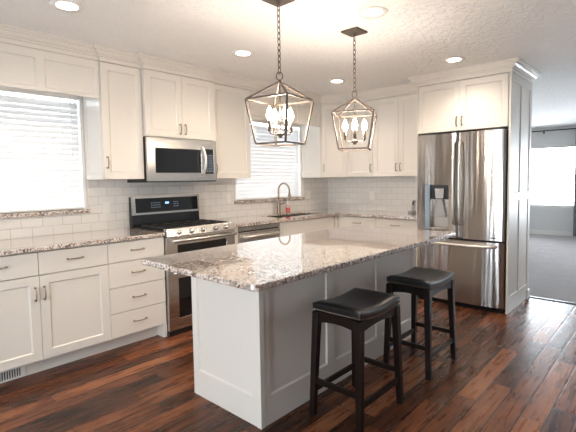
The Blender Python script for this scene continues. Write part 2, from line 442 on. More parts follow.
def carcass(parent, w, dep, z0, z1, toe=True):
    b = MB().box(0, w, .020, dep, z0, z1)
    b.build('body', 'cab', parent)
    if toe: MB().box(0, w, .095, dep, 0, z0).build('toe_kick', 'cab', parent)
Y0 = -.63; ZB0, ZB1 = .115, .8825
# two door base under window 1
t = thing('base_cabinet', 'white base cabinet with two doors and two drawers under the left window', 'cabinet', (-4.575, Y0, 0))
carcass(t, .9635, .628, ZB0, ZB1)
drawer(t, 0, .4815, .714, .875); drawer(t, .4815, .9635, .714, .875)
door(t, 0, .4815, ZB0, .711, 'R', hz=.585); door(t, .4815, .9635, ZB0, .711, 'L', hz=.585)
t = thing('drawer_cabinet', 'white base cabinet with four drawers left of the range', 'cabinet', (-3.6115, Y0, 0))
carcass(t, .488, .628, ZB0, ZB1)
for a, b in ((.716, .875), (.514, .714), (.310, .512), (ZB0, .308)): drawer(t, 0, .488, a, b)
MB().box(.455, .488, 0.0, .095, 0, ZB0-.001).build('foot', 'cab', t)
t = thing('toe_kick_vent', 'small white slotted floor vent grille in the toe kick under the left doors', 'vent', (-4.42, -.536, 0))
MB().box(0, .24, -.006, 0, .004, .088).build('frame', 'plastic', t, bevel=.002)
v = MB()
for i in range(13): v.box(.022+i*.0148, .029+i*.0148, -.0075, -.006, .018, .074)
v.build('slots', 'gap', t)
# right of the range
t = thing('filler_cabinet', 'narrow white cabinet strip between the range and the dishwasher', 'cabinet', (-2.357, Y0, 0))
MB().box(0, .062, 0, .62, ZB0, ZB1).build('body', 'cab', t); MB().box(0, .062, .095, .62, 0, ZB0).build('toe_kick', 'cab', t)
t = thing('sink_cabinet', 'white base cabinet under the sink between dishwasher and corner', 'cabinet', (-1.685, Y0, 0))
b_ = MB().box(0, 1.035, .020, .10, ZB0, ZB1).box(0, 1.035, .10, .62, ZB0, .60).build('body', 'cab', t); MB().box(0, 1.035, .095, .62, 0, ZB0).build('toe_kick', 'cab', t)
MB().box(0, .035, 0, .02, ZB0, ZB1-.005).build('stile', 'cab', t); MB().shaker(.04, .714, .955, .161, [], 0, .019).build('false_front', 'cab', t)
door(t, .04, .5175, ZB0, .711, 'R', hz=.62); door(t, .5175, .995, ZB0, .711, 'L', hz=.62)
t = thing('base_cabinet', 'white base cabinet along the refrigerator wall below the corner counter', 'cabinet', (-.63, -.648, 0), -PI/2)
b_ = MB().box(0, 1.09, .020, .628, ZB0, ZB1).build('body', 'cab', t); MB().box(0, 1.09, .095, .628, 0, ZB0).build('toe_kick', 'cab', t)
drawer(t, .03, .56, .714, .875); drawer(t, .56, 1.09, .714, .875); door(t, .03, .56, ZB0, .711, 'R', hz=.62); door(t, .56, 1.09, ZB0, .711, 'L', hz=.62)

MB().box(1.0355, 1.075, -.0165, .06, 0, ZB1).build('corner_filler', 'cab', [o for o in bpy.data.objects if o.get('label', '').startswith('white base cabinet under the sink')][0])
# uppers
ZU = 1.374; ZT = ZC-.002
def upper(label, x0, x1, y, z0, doors, loc=None, rz=0, hz=1.50, group=None, w=None, dep=None):
    w = w or x1-x0; t = thing('wall_cabinet', label, 'cabinet', loc or (x0, y, 0), rz, group); dep = dep or -y-.002
    MB().box(0, w, .020, dep, z0, ZT).build('body', 'cab', t)
    for a, b, hd in doors: door(t, a, b, z0, ZT-.002, hd, hz=hz)
    return t
t = upper('tall white single door wall cabinet between the left window and the microwave', -3.484, -3.1265, -.345, ZU, [(0, .357, 'L')], hz=1.515)
sp = MB().shaker(0, ZU, .322, ZT-ZU, [(.05, .275, ZU+.05, ZT-.06)], 0, .006, .004, .005).build('side_panel', 'cab', t); sp.rotation_euler = (0, 0, -PI/2); sp.location = (-.006, .345, 0)
upper('short white double door wall cabinet above the microwave', -3.1215, -2.363, -.385, 1.757, [(0, .379, 'R'), (.379, .7585, 'L')], hz=1.84)
t = upper('tall white single door wall cabinet right of the microwave', -2.359, -1.842, -.345, ZU, [(0, .515, 'L')], hz=1.475)
# diagonal corner cabinet
t = thing('corner_cabinet', 'white diagonal corner wall cabinet between the sink window and the refrigerator wall', 'cabinet', (0, 0, 0))
MB().prism([(-.585, -.002), (-.585, -.343), (-.565, -.352), (-.36, -.572), (-.345, -.597), (-.002, -.597), (-.002, -.002)], ZU, ZT).build('body', 'cab', t)
dl = math.hypot(.24, .252); 
dd = MB().shaker(0.012, ZU+.002, dl-.024, ZT-ZU-.005, [(.06, dl-.06, ZU+.06, ZT-.065)], 0, .012).build('door', 'cab', t)
dd.location = (-.592, -.352, 0); dd.rotation_euler = (0, 0, math.atan2(-.252, .24)); pull('handle', dd, .034, 1.50, .10, True, 0)
sp = MB().shaker(0, ZU, .335, ZT-ZU, [(.045, .29, ZU+.05, ZT-.06)], 0, .006, .004, .005).build('side_panel', 'cab', t); sp.rotation_euler = (0, 0, -PI/2); sp.location = (-.591, -.004, 0)
upper('white single door wall cabinet next to the diagonal corner cabinet', 0, 0, -.345, ZU, [(0, .398, 'R')], (-.345, -.599, 0), -PI/2, 1.485, w=.398, dep=.343)
upper('white double door wall cabinet beside the refrigerator', 0, 0, -.345, ZU, [(0, .362, 'R'), (.362, .742, 'L')], (-.345, -.999, 0), -PI/2, 1.485, w=.742, dep=.343)
t = upper('white double door cabinet above the refrigerator', 0, 0, -.65, 1.835, [(0, .455, 'R'), (.455, .922, 'L')], (-.65, -1.764, 0), -PI/2, 1.93, w=.922, dep=.648)
# panels around the refrigerator
t = thing('refrigerator_end_panel', 'tall white panelled end wall on the right of the refrigerator', 'panel', (-.65, -2.71, 0))
rc = [(a, b, c, d) for a, b in ((.07, .36), (.42, .71)) for c, d in ((.16, 1.11), (1.19, 2.27))]
MB().shaker(0, 0, .78, ZT, rc, 0, .018, .008, .006).build('frame', 'cab', t)
MB().box(.70, .796, -.014, 0, 0, .10).build('foot_block', 'trimw', t, bevel=.003)
tag(MB().box(-.65, -.002, -1.761, -1.745, 0, ZT).build('refrigerator_side_panel', 'cab'), 'plain white panel on the left of the refrigerator', 'panel')
# window valances
def valance(x0, x1, y, z0, splits, label):
    t = thing('window_valance', label, 'valance', (x0, y, 0)); w = x1-x0
    e = [0]+splits+[w]; rc = [(e[i]+.03, e[i+1]-.03, z0+.025, ZT-.06) for i in range(len(e)-1)]
    MB().shaker(0, z0, w, ZT-z0, rc, 0, .02).build('front_board', 'cab', t)
    MB().box(0, w, .02, -y-.001, ZT-.02, ZT).build('top_board', 'cab', t)
valance(-4.80, -3.493, -.328, 2.043, [.377, .877], 'white panelled valance board over the left window')
valance(-1.840, -.593, -.345, 2.043, [.415, .83], 'white panelled valance board over the sink window')
MB().box(-4.80, -4.78, -.308, -.001, 2.043, ZT-.02).build('end_board', 'cab', [o for o in bpy.data.objects if o.name == 'window_valance'][0]).matrix_parent_inverse = Matrix.Translation((4.80, .328, 0))

# ------------------------------------------------------------------ counters
def ctop(name, mb, label, bevel=.005): return tag(mb.build(name, 'granite', bevel=bevel, seg=3), label, 'countertop')
ctop('countertop', MB().box(-5.0, -3.1265, -.655, -.0005, .8835, .914), 'granite countertop left of the range under the left window')
SK = (-1.56, -.76, -.52, -.17)
xs = [-2.359, SK[0], SK[1], -.655, -.0005]; ys = [-1.742, -.655, SK[2], SK[3], -.0005]
def incC(i, j):
    cx, cy = (xs[i]+xs[i+1])/2, (ys[j]+ys[j+1])/2
    if cy < -.655 and cx < -.655: return False
    return not (SK[0] < cx < SK[1] and SK[2] < cy < SK[3])
ctop('countertop', MB().cells(xs, ys, incC, .8835, .914), 'L shaped granite countertop around the sink and corner', 0)
t = thing('sink', 'dark steel undermount sink below the right window', 'sink', (-1.16, -.345, .65))
b_ = MB(); a, b, c, d = SK[0]+1.16+.002, SK[1]+1.16-.002, SK[2]+.345+.002, SK[3]+.345-.002
b_.box(a, b, c, d, .0, .004).box(a, a+.006, c, d, .004, .250).box(b-.006, b, c, d, .004, .250).box(a, b, c, c+.006, .004, .250).box(a, b, d-.006, d, .004, .250)
b_.build('basin', 'steel', t); MB().lathe([(.045, .004), (.045, .008), (.03, .007)], n=20).build('drain', 'chrome', t)

def faucet(x, y):
    t = thing('faucet', 'tall gooseneck steel faucet behind the sink', 'faucet', (x, y, .914))
    MB().lathe([(.030, 0), (.030, .008), (.026, .012), (.026, .10), (.025, .15), (.014, .18)], n=20).build('body', 'nickel', t)
    R = .095; pts = [(0, 0, .16), (0, 0, .24)]+[(0, -R+R*math.cos(a), .295+R*math.sin(a)) for a in [PI*k/14 for k in range(15)]]+[(0, -2*R, .26)]
    MB().tube(pts, .0115, 12).build('spout', 'nickel', t)
    MB().lathe([(.012, .265), (.018, .25), (.019, .19), (.015, .18)], (0, -2*R, 0), 16).build('spray_head', 'nickel', t)
    MB().tube([(.02, -.005, .12), (.05, -.02, .125), (.085, -.035, .135)], [.009, .007, .006], 10).build('lever', 'darkp', t)
faucet(-1.145, -.085)
t = thing('soap_bottle', 'small clear soap bottle with a red label beside the faucet', 'bottle', (-1.02, -.13, .914))
MB().lathe([(.028, 0), (.030, .01), (.030, .075), (.024, .10), (.011, .115), (.011, .125)], n=20).build('bottle', 'soap', t)
MB().lathe([(.0306, .015), (.0308, .017), (.0308, .034), (.0306, .036)], n=20).build('label', 'red', t)
MB().lathe([(.0306, .044), (.0308, .046), (.0308, .066), (.0306, .068)], n=20).build('label', 'red', t)
MB().lathe([(.013, .125), (.013, .14), (.005, .142), (.005, .16)], n=14).tube([(0, 0, .16), (0, -.03, .158)], .005, 8).build('pump', 'plastic', t)

def outlet(label, loc, rz=0, name='wall_outlet'):
    t = thing(name, label, 'outlet', loc, rz)
    MB().box(-.036, .036, -.006, 0, -.058, .058).build('cover_plate', 'plastic', t, bevel=.003)
    for s in (-1, 1):
        MB().box(-.017, .017, -.008, -.006, s*.026-.015, s*.026+.015).build('socket', 'trimw', t, bevel=.002)
    return t
outlet('white outlet on the tile between range and sink window', (-1.905, -.0105, 1.145))
outlet('white outlet on the tile right of the sink window', (-.44, -.0105, 1.135))
outlet('white outlet on the tile of the refrigerator wall', (-.0105, -.775, 1.115), -PI/2)
outlet('white outlet on the tile between left window and range', (-3.33, -.0105, 1.115))
t = thing('cordless_phone', 'cordless phone standing in its cradle on the counter beside the refrigerator', 'phone', (-.18, -1.465, .914), -PI/2-.4)
MB().box(-.035, .035, -.045, .045, 0, .03).build('cradle', 'greyp', t, bevel=.006)
hs = MB().hexa([(-.024, -.012, .015), (.024, -.012, .015), (.024, .012, .015), (-.024, .012, .015)], [(-.024, .02, .165), (.024, .02, .165), (.024, .04, .165), (-.024, .04, .165)]).build('handset', 'greyp', t, bevel=.005)
MB().hexa([(-.019, .0055, .10), (.019, .0055, .10), (.019, .02, .10), (-.019, .02, .10)], [(-.019, .0165, .15), (.019, .0165, .15), (.019, .03, .15), (-.019, .03, .15)]).build('screen', 'black', hs)

# ------------------------------------------------------------------ range
t = thing('range', 'stainless double oven range with black cooktop', 'range', (-3.1215, -.62, 0)); w = .757
MB().box(0, w, 0, .595, .04, .90).build('body', 'black', t)
MB().box(0.0, w, -.045, .05, .0, .04).build('kick_plate', 'black', t)
MB().box(-.0, w, -.03, .52, .901, .922).build('cooktop', 'black', t, bevel=.004)
g = MB()
for k in range(3):
    x0, x1 = .03+k*.235, .255+k*.235
    for yy in (.03, .16, .29, .42): g.box(x0, x1, yy, yy+.012, .936, .948)
    for xx in (x0, (x0+x1)/2-.006, x1-.012): g.box(xx, xx+.012, .03, .43, .934, .946)
    for xx in (x0, x1-.012):
        for yy in (.03, .42): g.box(xx, xx+.012, yy, yy+.012, .922, .936)
g.build('burner_grates', 'iron', t)
for k, (bx, by) in enumerate(((.15, .12), (.15, .36), (.38, .24), (.61, .12), (.61, .36))):
    MB().lathe([(.045, .922), (.045, .928), (.028, .93), (.026, .934), (0.0005, .934)], (bx, by, 0), 18).build('burner', 'iron', t)
# knob panel, slanted
kp = MB().hexa([(0, -.065, .872), (w, -.065, .872), (w, 0, .872), (0, 0, .872)], [(0, -.040, .942), (w, -.040, .942), (w, 0, .942), (0, 0, .942)]).build('control_panel', 'steel', t, bevel=.004)
for kx in (.125, .25, .375, .52, .64):
    kn = MB().lathe([(.022, 0), (.021, -.012), (.017, -.030), (.0005, -.031)], n=18, axis='y').box(-.004, .004, -.036, -.005, -.018, .018).build('knob', 'steel', t)
    kn.location = (kx, -.054, .905); kn.rotation_euler = (-.34, 0, 0)
def oven_door(z0, z1, hz, wz0, wz1, wx=.105):
    d = MB().shaker(.004, z0, w-.008, z1-z0, [(wx, w-wx, wz0, wz1)], -.045, .044, .003, .003).build('oven_door', 'steel', t)
    MB().box(wx+.004, w-wx-.004, -.0425, -.041, wz0+.004, wz1-.004).build('oven_window', 'glassb', d)
    hb = MB().tube([(.03, -.095, hz), (w/2, -.104, hz), (w-.03, -.095, hz)], .014, 12)
    for x in (.05, w-.05): hb.box(x-.012, x+.012, -.09, -.045, hz-.012, hz+.012)
    hb.build('handle', 'steel', d)
oven_door(.605, .868, .835, .64, .795); oven_door(.045, .600, .560, .14, .50)
bgd = MB().hexa([(0, .535, .90), (w, .535, .90), (w, .60, .90), (0, .60, .90)], [(0, .555, 1.205), (w, .555, 1.205), (w, .60, 1.205), (0, .60, 1.205)]).build('backguard', 'black', t, bevel=.004)
def yb(z): return .535+(z-.90)*.02/.305
fr = MB()
for a, b, c, d in ((.0, w, 1.19, 1.212), (0, w, 1.032, 1.052), (0, .035, 1.052, 1.19), (w-.02, w, 1.052, 1.19)):
    fr.hexa([(a, yb(c)-.012, c), (b, yb(c)-.012, c), (b, yb(c)+.01, c), (a, yb(c)+.01, c)], [(a, yb(d)-.012, d), (b, yb(d)-.012, d), (b, yb(d)+.01, d), (a, yb(d)+.01, d)])
fr.build('backguard_frame', 'steel', bgd)
dg = MB().hexa([(.035, yb(1.052)-.006, 1.052), (w-.02, yb(1.052)-.006, 1.052), (w-.02, yb(1.052), 1.052), (.035, yb(1.052), 1.052)],
               [(.035, yb(1.19)-.006, 1.19), (w-.02, yb(1.19)-.006, 1.19), (w-.02, yb(1.19), 1.19), (.035, yb(1.19), 1.19)]).build('display_glass', 'glassb', bgd)
MB().box(.355, .395, yb(1.135)-.0075, yb(1.14)-.004, 1.128, 1.146).build('clock_display', 'disp', dg)
kk = MB(); k2 = MB()
for r in range(3):
    for c_ in range(5):
        kk.box(.20+c_*.022, .210+c_*.022, yb(1.1+r*.022)-.0072, yb(1.1+r*.022)-.004, 1.095+r*.022, 1.099+r*.022)
        if c_ < 3: k2.box(.45+c_*.022, .458+c_*.022, yb(1.1+r*.022)-.0072, yb(1.1+r*.022)-.004, 1.095+r*.022, 1.101+r*.022)
kk.build('touch_keys', 'dispg', dg); k2.build('number_keys', 'dispg', dg)

# ------------------------------------------------------------------ microwave
t = thing('microwave', 'stainless over the range microwave with black window and curved handle', 'microwave', (-3.1215, -.40, 1.342)); w = .757; h = .409
MB().box(0, w, .03, .392, 0, h).build('body', 'black', t)
MB().shaker(0, .012, w, h-.014, [(.075, .575, .085, .315), (.615, .725, .075, .325)], 0, .03, .003, .003).build('front_frame', 'steel', t, bevel=0)
MB().box(.079, .571, .0015, .0035, .089, .311).build('window', 'glassb', t)
cp = MB().box(.619, .721, .0015, .0035, .079, .321).build('control_panel', 'glassb', t)
kk = MB()
for r in range(7):
    for c_ in range(3): kk.box(.635+c_*.028, .648+c_*.028, .0008, .002, .10+r*.026, .108+r*.026)
kk.build('touch_keys', 'dispg', cp)
MB().tube([(.575, -.004, .07)]+[(.585-.0*k, -.02-.035*math.sin(PI*k/8), .085+.24*k/8) for k in range(9)]+[(.575, -.004, .34)], .013, 12).build('handle', 'chrome', t)
MB().box(.01, w-.01, .0, .36, -.0, .012).build('vent_bottom', 'darkp', t)

# ------------------------------------------------------------------ dishwasher
t = thing('dishwasher', 'stainless dishwasher between the range and the sink', 'dishwasher', (-2.290, -.63, 0)); w = .60
MB().box(0, w, .03, .60, .10, .878).build('body', 'black', t); MB().box(0, w, .08, .60, 0, .10).build('kick_plate', 'black', t)
MB().box(.006, w-.006, -.005, .03, .11, .822).build('door', 'steel', t, bevel=.005)
MB().box(.006, w-.006, 0.0, .03, .832, .876).build('control_strip', 'steel', t, bevel=.003)
MB().box(.006, w-.006, .02, .03, .822, .832).build('recess', 'black', t)
hb = MB().tube([(.04, -.05, .775), (w/2, -.056, .775), (w-.04, -.05, .775)], .012, 12)
for x in (.06, w-.06): hb.box(x-.01, x+.01, -.05, -.005, .765, .785)
hb.build('handle', 'chrome', t)

# ------------------------------------------------------------------ refrigerator
t = thing('refrigerator', 'stainless french door refrigerator with ice dispenser and bottom freezer drawer', 'refrigerator', (-.70, -1.768, 0), -PI/2); w = .912
MB().box(.002, w-.002, .065, .69, .03, 1.80).build('body', 'darkp', t)
MB().box(.01, w-.01, .03, .69, 0.0, .03).build('foot_grille', 'black', t)
def bowed(x0, x1, z0, z1, hole=None, bow=.022):
    """door front with a gentle vertical-axis bow; the hole is a recess"""
    n = 22; xs_ = [x0+(x1-x0)*i/n for i in range(n+1)]
    if hole: xs_ = sorted(set(xs_+[hole[0], hole[1]]))
    xs_ = [x for i, x in enumerate(xs_) if i == 0 or x-xs_[i-1] > 1e-4]
    zs_ = sorted({z0, z1, *([hole[2], hole[3]] if hole else [])})
    r = .02
    def y(x):
        q = bow*(1-((x-x0)/(x1-x0)*2-1)**2); e = min(x-x0, x1-x)
        if e < r: q -= (r-math.sqrt(max(0, r*r-(r-e)**2)))*.7
        return -q+bow*.6
    mb = MB()
    for i in range(len(xs_)-1):
        for j in range(len(zs_)-1):
            if hole and hole[0] <= (xs_[i]+xs_[i+1])/2 <= hole[1] and hole[2] <= (zs_[j]+zs_[j+1])/2 <= hole[3]: continue
            a, b = xs_[i], xs_[i+1]
            mb.add([(a, y(a), zs_[j]), (b, y(b), zs_[j]), (b, y(b), zs_[j+1]), (a, y(a), zs_[j+1])], [(0, 1, 2, 3)], True)
    m_ = len(xs_)
    for z in (z0, z1): mb.add([(x, y(x), z) for x in xs_]+[(x1, .062, z), (x0, .062, z)], [tuple(range(m_+2))])
    for x in (x0, x1): mb.add([(x, y(x), z0), (x, .062, z0), (x, .062, z1), (x, y(x), z1)], [(0, 1, 2, 3)])
    mb.add([(x0, .062, z0), (x1, .062, z0), (x1, .062, z1), (x0, .062, z1)], [(0, 1, 2, 3)])
    if hole:
        a, b, c, d = hole; yb_ = .058
        mb.add([(a, y(a), c), (b, y(b), c), (b, y(b), d), (a, y(a), d), (a, yb_, c), (b, yb_, c), (b, yb_, d), (a, yb_, d)],
               [(0, 1, 5, 4), (1, 2, 6, 5), (2, 3, 7, 6), (3, 0, 4, 7), (4, 5, 6, 7)])
    return mb, y
hole = (.165, .365, .80, 1.275)
mb, yl = bowed(.0, .4535, .722, 1.808, hole); dl_ = mb.build('door', 'steelf', t, merge=False)
mb, yr = bowed(.4585, w, .722, 1.808); dr_ = mb.build('door', 'steelf', t, merge=False)
mb, yd = bowed(.0, w, .055, .702, None, .026); dz_ = mb.build('freezer_drawer', 'steelf', t, merge=False)
def fhandle(p, path): MB().tube(path, .0125, 12).build('handle', 'chrome', p)
for d_, x, yy in ((dl_, .425, yl), (dr_, .487, yr)):
    n = 12; pts = [(x, yy(x)-.002, .86)]+[(x, yy(x)-.035-.020*math.sin(PI*k/n), .88+.82*k/n) for k in range(n+1)]+[(x, yy(x)-.002, 1.72)]
    fhandle(d_, pts)
n = 12; fhandle(dz_, [(.07, yd(.07)-.002, .66)]+[(.075+(w-.15)*k/n, yd(.07)-.035-.035*math.sin(PI*k/n), .66) for k in range(n+1)]+[(w-.07, yd(.07)-.002, .66)])
dp = MB().box(.108, .163, -.012, .02, .80, 1.275).build('dispenser_panel', 'dispb', dl_, bevel=.003); dp['label'] = 'bluish touch strip'
MB().box(.168, .362, .050, .056, .803, 1.272).build('dispenser_back', 'steel', dl_)
MB().box(.169, .361, .030, .0495, 1.12, 1.235).build('dispenser_recess', 'darkp', dl_)
MB().box(.168, .362, -.004, .04, 1.235, 1.272).build('dispenser_hood', 'darkp', dl_)
MB().hexa([(.225, .0, 1.13), (.305, .0, 1.13), (.305, .035, 1.13), (.225, .035, 1.13)], [(.215, -.004, 1.235), (.315, -.004, 1.235), (.315, .035, 1.235), (.215, .035, 1.235)]).build('dispenser_nozzle', 'steel', dl_)
MB().hexa([(.20, .015, .93), (.33, .015, .93), (.33, .03, .93), (.20, .03, .93)], [(.24, .005, 1.12), (.29, .005, 1.12), (.29, .03, 1.12), (.24, .03, 1.12)]).build('paddle', 'greyp', dl_)
MB().box(.168, .362, -.004, .04, .803, .82).build('drip_tray', 'steel', dl_)
MB().box(.78, .84, yr(.83)-.004, yr(.78)+.003, .745, .756).build('badge', 'darkp', dr_)

# ------------------------------------------------------------------ island
BX0, BX1, BY0, BY1 = -3.55, -1.715, -1.650, -2.27
t = thing('kitchen_island', 'white panelled island base under the speckled granite top', 'island', (BX0, BY1, 0)); isl = t; L = BX1-BX0; Wd = BY0-BY1
MB().box(.019, L-.019, .019, Wd, 0, .883).build('body', 'cab', t)
e = [.035, .625, 1.225, L-.03]
rc = [(e[i]+.035, e[i+1]-.035, .16, .84) for i in range(3)]
MB().shaker(.0, 0, L, .883, rc, 0, .019, .010, .009).build('side_panel', 'cab', t)
ep = MB().shaker(0, 0, Wd-.019, .883, [(.05, Wd-.019-.055, .16, .862)], 0, .0185, .010, .009).build('end_panel', 'cab', t); ep.rotation_euler = (0, 0, -PI/2); ep.location = (0, Wd, 0)
c = MB()
for (cx, cy) in ((-.004, -.004),): c.box(cx, .03, cy, -.0005, 0, .883).box(cx, -.0005, cy, .03, 0, .883)
c.build('corner_post', 'cab', t, bevel=.002)
ep = MB().shaker(0, 0, Wd-.02, .883, [(.05, Wd-.07, .16, .84)], 0, .0185, .010, .009).build('end_panel', 'cab', t); ep.rotation_euler = (0, 0, PI/2); ep.location = (L, .0195, 0)
TX0, TX1, TY0, TY1 = -3.89, -1.70, -1.645, -2.615
def rrect(x0, x1, y0, y1, r, n=6):
    p = []
    for cx, cy, a0 in ((x1-r, y1-r, 0), (x0+r, y1-r, PI/2), (x0+r, y0+r, PI), (x1-r, y0+r, 1.5*PI)):
        p += [(cx+r*math.cos(a0+PI/2*k/n), cy+r*math.sin(a0+PI/2*k/n)) for k in range(n+1)]
    return p
ctop('island_countertop', MB().prism(rrect(TX0, TX1, TY1, TY0, .035), .8835, .914), 'large speckled granite island top with polished reflections', .007)
ol = MB().box(-.036, .036, -.006, 0, -.040, .040).build('outlet_cover', 'plastic', isl, bevel=.003); ol.location = (.0105, Wd-.105, .828); ol.rotation_euler = (0, 0, -PI/2)
MB().box(-.026, -.014, -.010, -.006, -.006, .010).build('outlet_socket', 'gap', ol); MB().box(.016, .019, -.008, -.006, -.03, .03).build('outlet_slot', 'gap', ol)

# ------------------------------------------------------------------ bar stools
def stool():
    t = thing('bar_stool', '', 'stool'); 
    SX, SY = .213, .163; ZS = .660
    dip = lambda x: .020*((x/SX)**2)-.012
    # cushion
    n, m_ = 18, 14; vs_ = []; fs = []
    def pt(u, v, top):
        x, y = u*SX, v*SY; e = max(abs(u), abs(v)); 
        ed = (max(0, (e-.80)/.20))**2
        z = ZS+dip(x)+.004*(1-v*v)-.012*ed if top else ZS+dip(x)-.055
        if top: z -= .0
        return (x*(1 if top else .985), y*(1 if top else .985), z)
    for top in (1, 0):
        for i in range(n+1):
            for j in range(m_+1): vs_.append(pt(2*i/n-1, 2*j/m_-1, top))
    N = (n+1)*(m_+1); I = lambda i, j, k: k*N+i*(m_+1)+j
    for i in range(n):
        for j in range(m_):
            fs.append((I(i, j, 0), I(i+1, j, 0), I(i+1, j+1, 0), I(i, j+1, 0))); fs.append((I(i, j, 1), I(i, j+1, 1), I(i+1, j+1, 1), I(i+1, j, 1)))
    for i in range(n):
        fs.append((I(i, 0, 0), I(i, 0, 1), I(i+1, 0, 1), I(i+1, 0, 0))); fs.append((I(i, m_, 0), I(i+1, m_, 0), I(i+1, m_, 1), I(i, m_, 1)))
    for j in range(m_):
        fs.append((I(0, j, 0), I(0, j+1, 0), I(0, j+1, 1), I(0, j, 1))); fs.append((I(n, j, 0), I(n, j, 1), I(n, j+1, 1), I(n, j+1, 0)))
    seat = MB().add(vs_, fs, True).build('seat_cushion', 'leather', t, bevel=.006)
    # nailhead trim
    nb = MB(); xs_ = [-SX+.006+i*(2*SX-.012)/34 for i in range(35)]; ys_ = [-SY+.006+i*(2*SY-.012)/26 for i in range(27)]
    def nail(x, y, z, nx, ny):
        a = .0036; mb_ = [(x-ny*a, y+nx*a, z), (x, y, z+a), (x+ny*a, y-nx*a, z), (x, y, z-a), (x+nx*.0035, y+ny*.0035, z)]
        nb.add(mb_, [(0, 1, 4), (1, 2, 4), (2, 3, 4), (3, 0, 4)], True)
    for x in xs_:
        z = ZS+dip(x)-.047
        nail(x, -SY+.001, z, 0, -1); nail(x, SY-.001, z, 0, 1)
    for y in ys_:
        z = ZS+dip(SX)-.047
        nail(-SX+.001, y, z, -1, 0); nail(SX-.001, y, z, 1, 0)
    nb.build('nailhead_trim', 'nickel', seat, merge=False)
    # aprons with arched lower edge
    ZA = ZS-.055
    def apron(hl, top, arch, place, flat=None):
        k = 14; vs_ = []; fs = []
        for i in range(k+1):
            s_ = -hl+2*hl*i/k; zt = top(s_); zb = ZA-.063+arch*(1-(s_/hl)**2)
            for d in (-.011, .011):
                vs_ += [place(s_, d, zt), place(s_, d, zb)]
        for i in range(k):
            a, b = i*4, (i+1)*4
            fs += [(a, b, b+1, a+1), (a+2, a+3, b+3, b+2), (a, a+2, b+2, b), (a+1, b+1, b+3, a+3)]
        fs += [(0, 1, 3, 2), (k*4, k*4+2, k*4+3, k*4+1)]
        return MB().add(vs_, fs).build('apron', 'stoolw', t)
    for s in (-1, 1):
        apron(SX-.030, lambda q: ZA+dip(q)-.0005, .018, lambda q, d, z: (q, s*(SY-.019)+d, z))
        apron(SY-.030, lambda q: ZA+dip(SX-.02)-.0005, .018, lambda q, d, z: (s*(SX-.019)+d, q, z))
    # legs, slightly splayed and tapered
    for sx in (-1, 1):
        for sy in (-1, 1):
            tx, ty, bx, by = sx*(SX-.021), sy*(SY-.021), sx*(SX+.004), sy*(SY-.002); a, b = .021, .0165
            zt = ZA+dip(SX-.04)-.001
            q = lambda cx, cy, r, z: [(cx-r, cy-r, z), (cx+r, cy-r, z), (cx+r, cy+r, z), (cx-r, cy+r, z)]
            MB().hexa(q(bx, by, b, 0), q(tx, ty, a, zt)).build('leg', 'stoolw', t, bevel=.003)
    def lp(sx, sy, z):
        f = z/ZA; return (sx*(SX+.004-.025*f), sy*(SY-.002-.019*f), z)
    for s in (-1, 1):
        MB().bar(lp(s, -1, .205), lp(s, 1, .205), .020, .030).build('stretcher', 'stoolw', t, bevel=.002)
        MB().bar(lp(-1, s, .150), lp(1, s, .150), .020, .030).build('stretcher', 'stoolw', t, bevel=.002)
    return t
G = 'black saddle seat bar stools along the island'
s1 = stool(); s1['group'] = G; s1['label'] = 'nearer black leather saddle bar stool with nailhead trim, at the front end of the island'; s1.location = (-3.038, -2.55, 0)
s2 = copy_tree(s1); s2['label'] = 'farther black leather saddle bar stool, nearer the refrigerator'; s2.location = (-2.212, -2.55, 0)

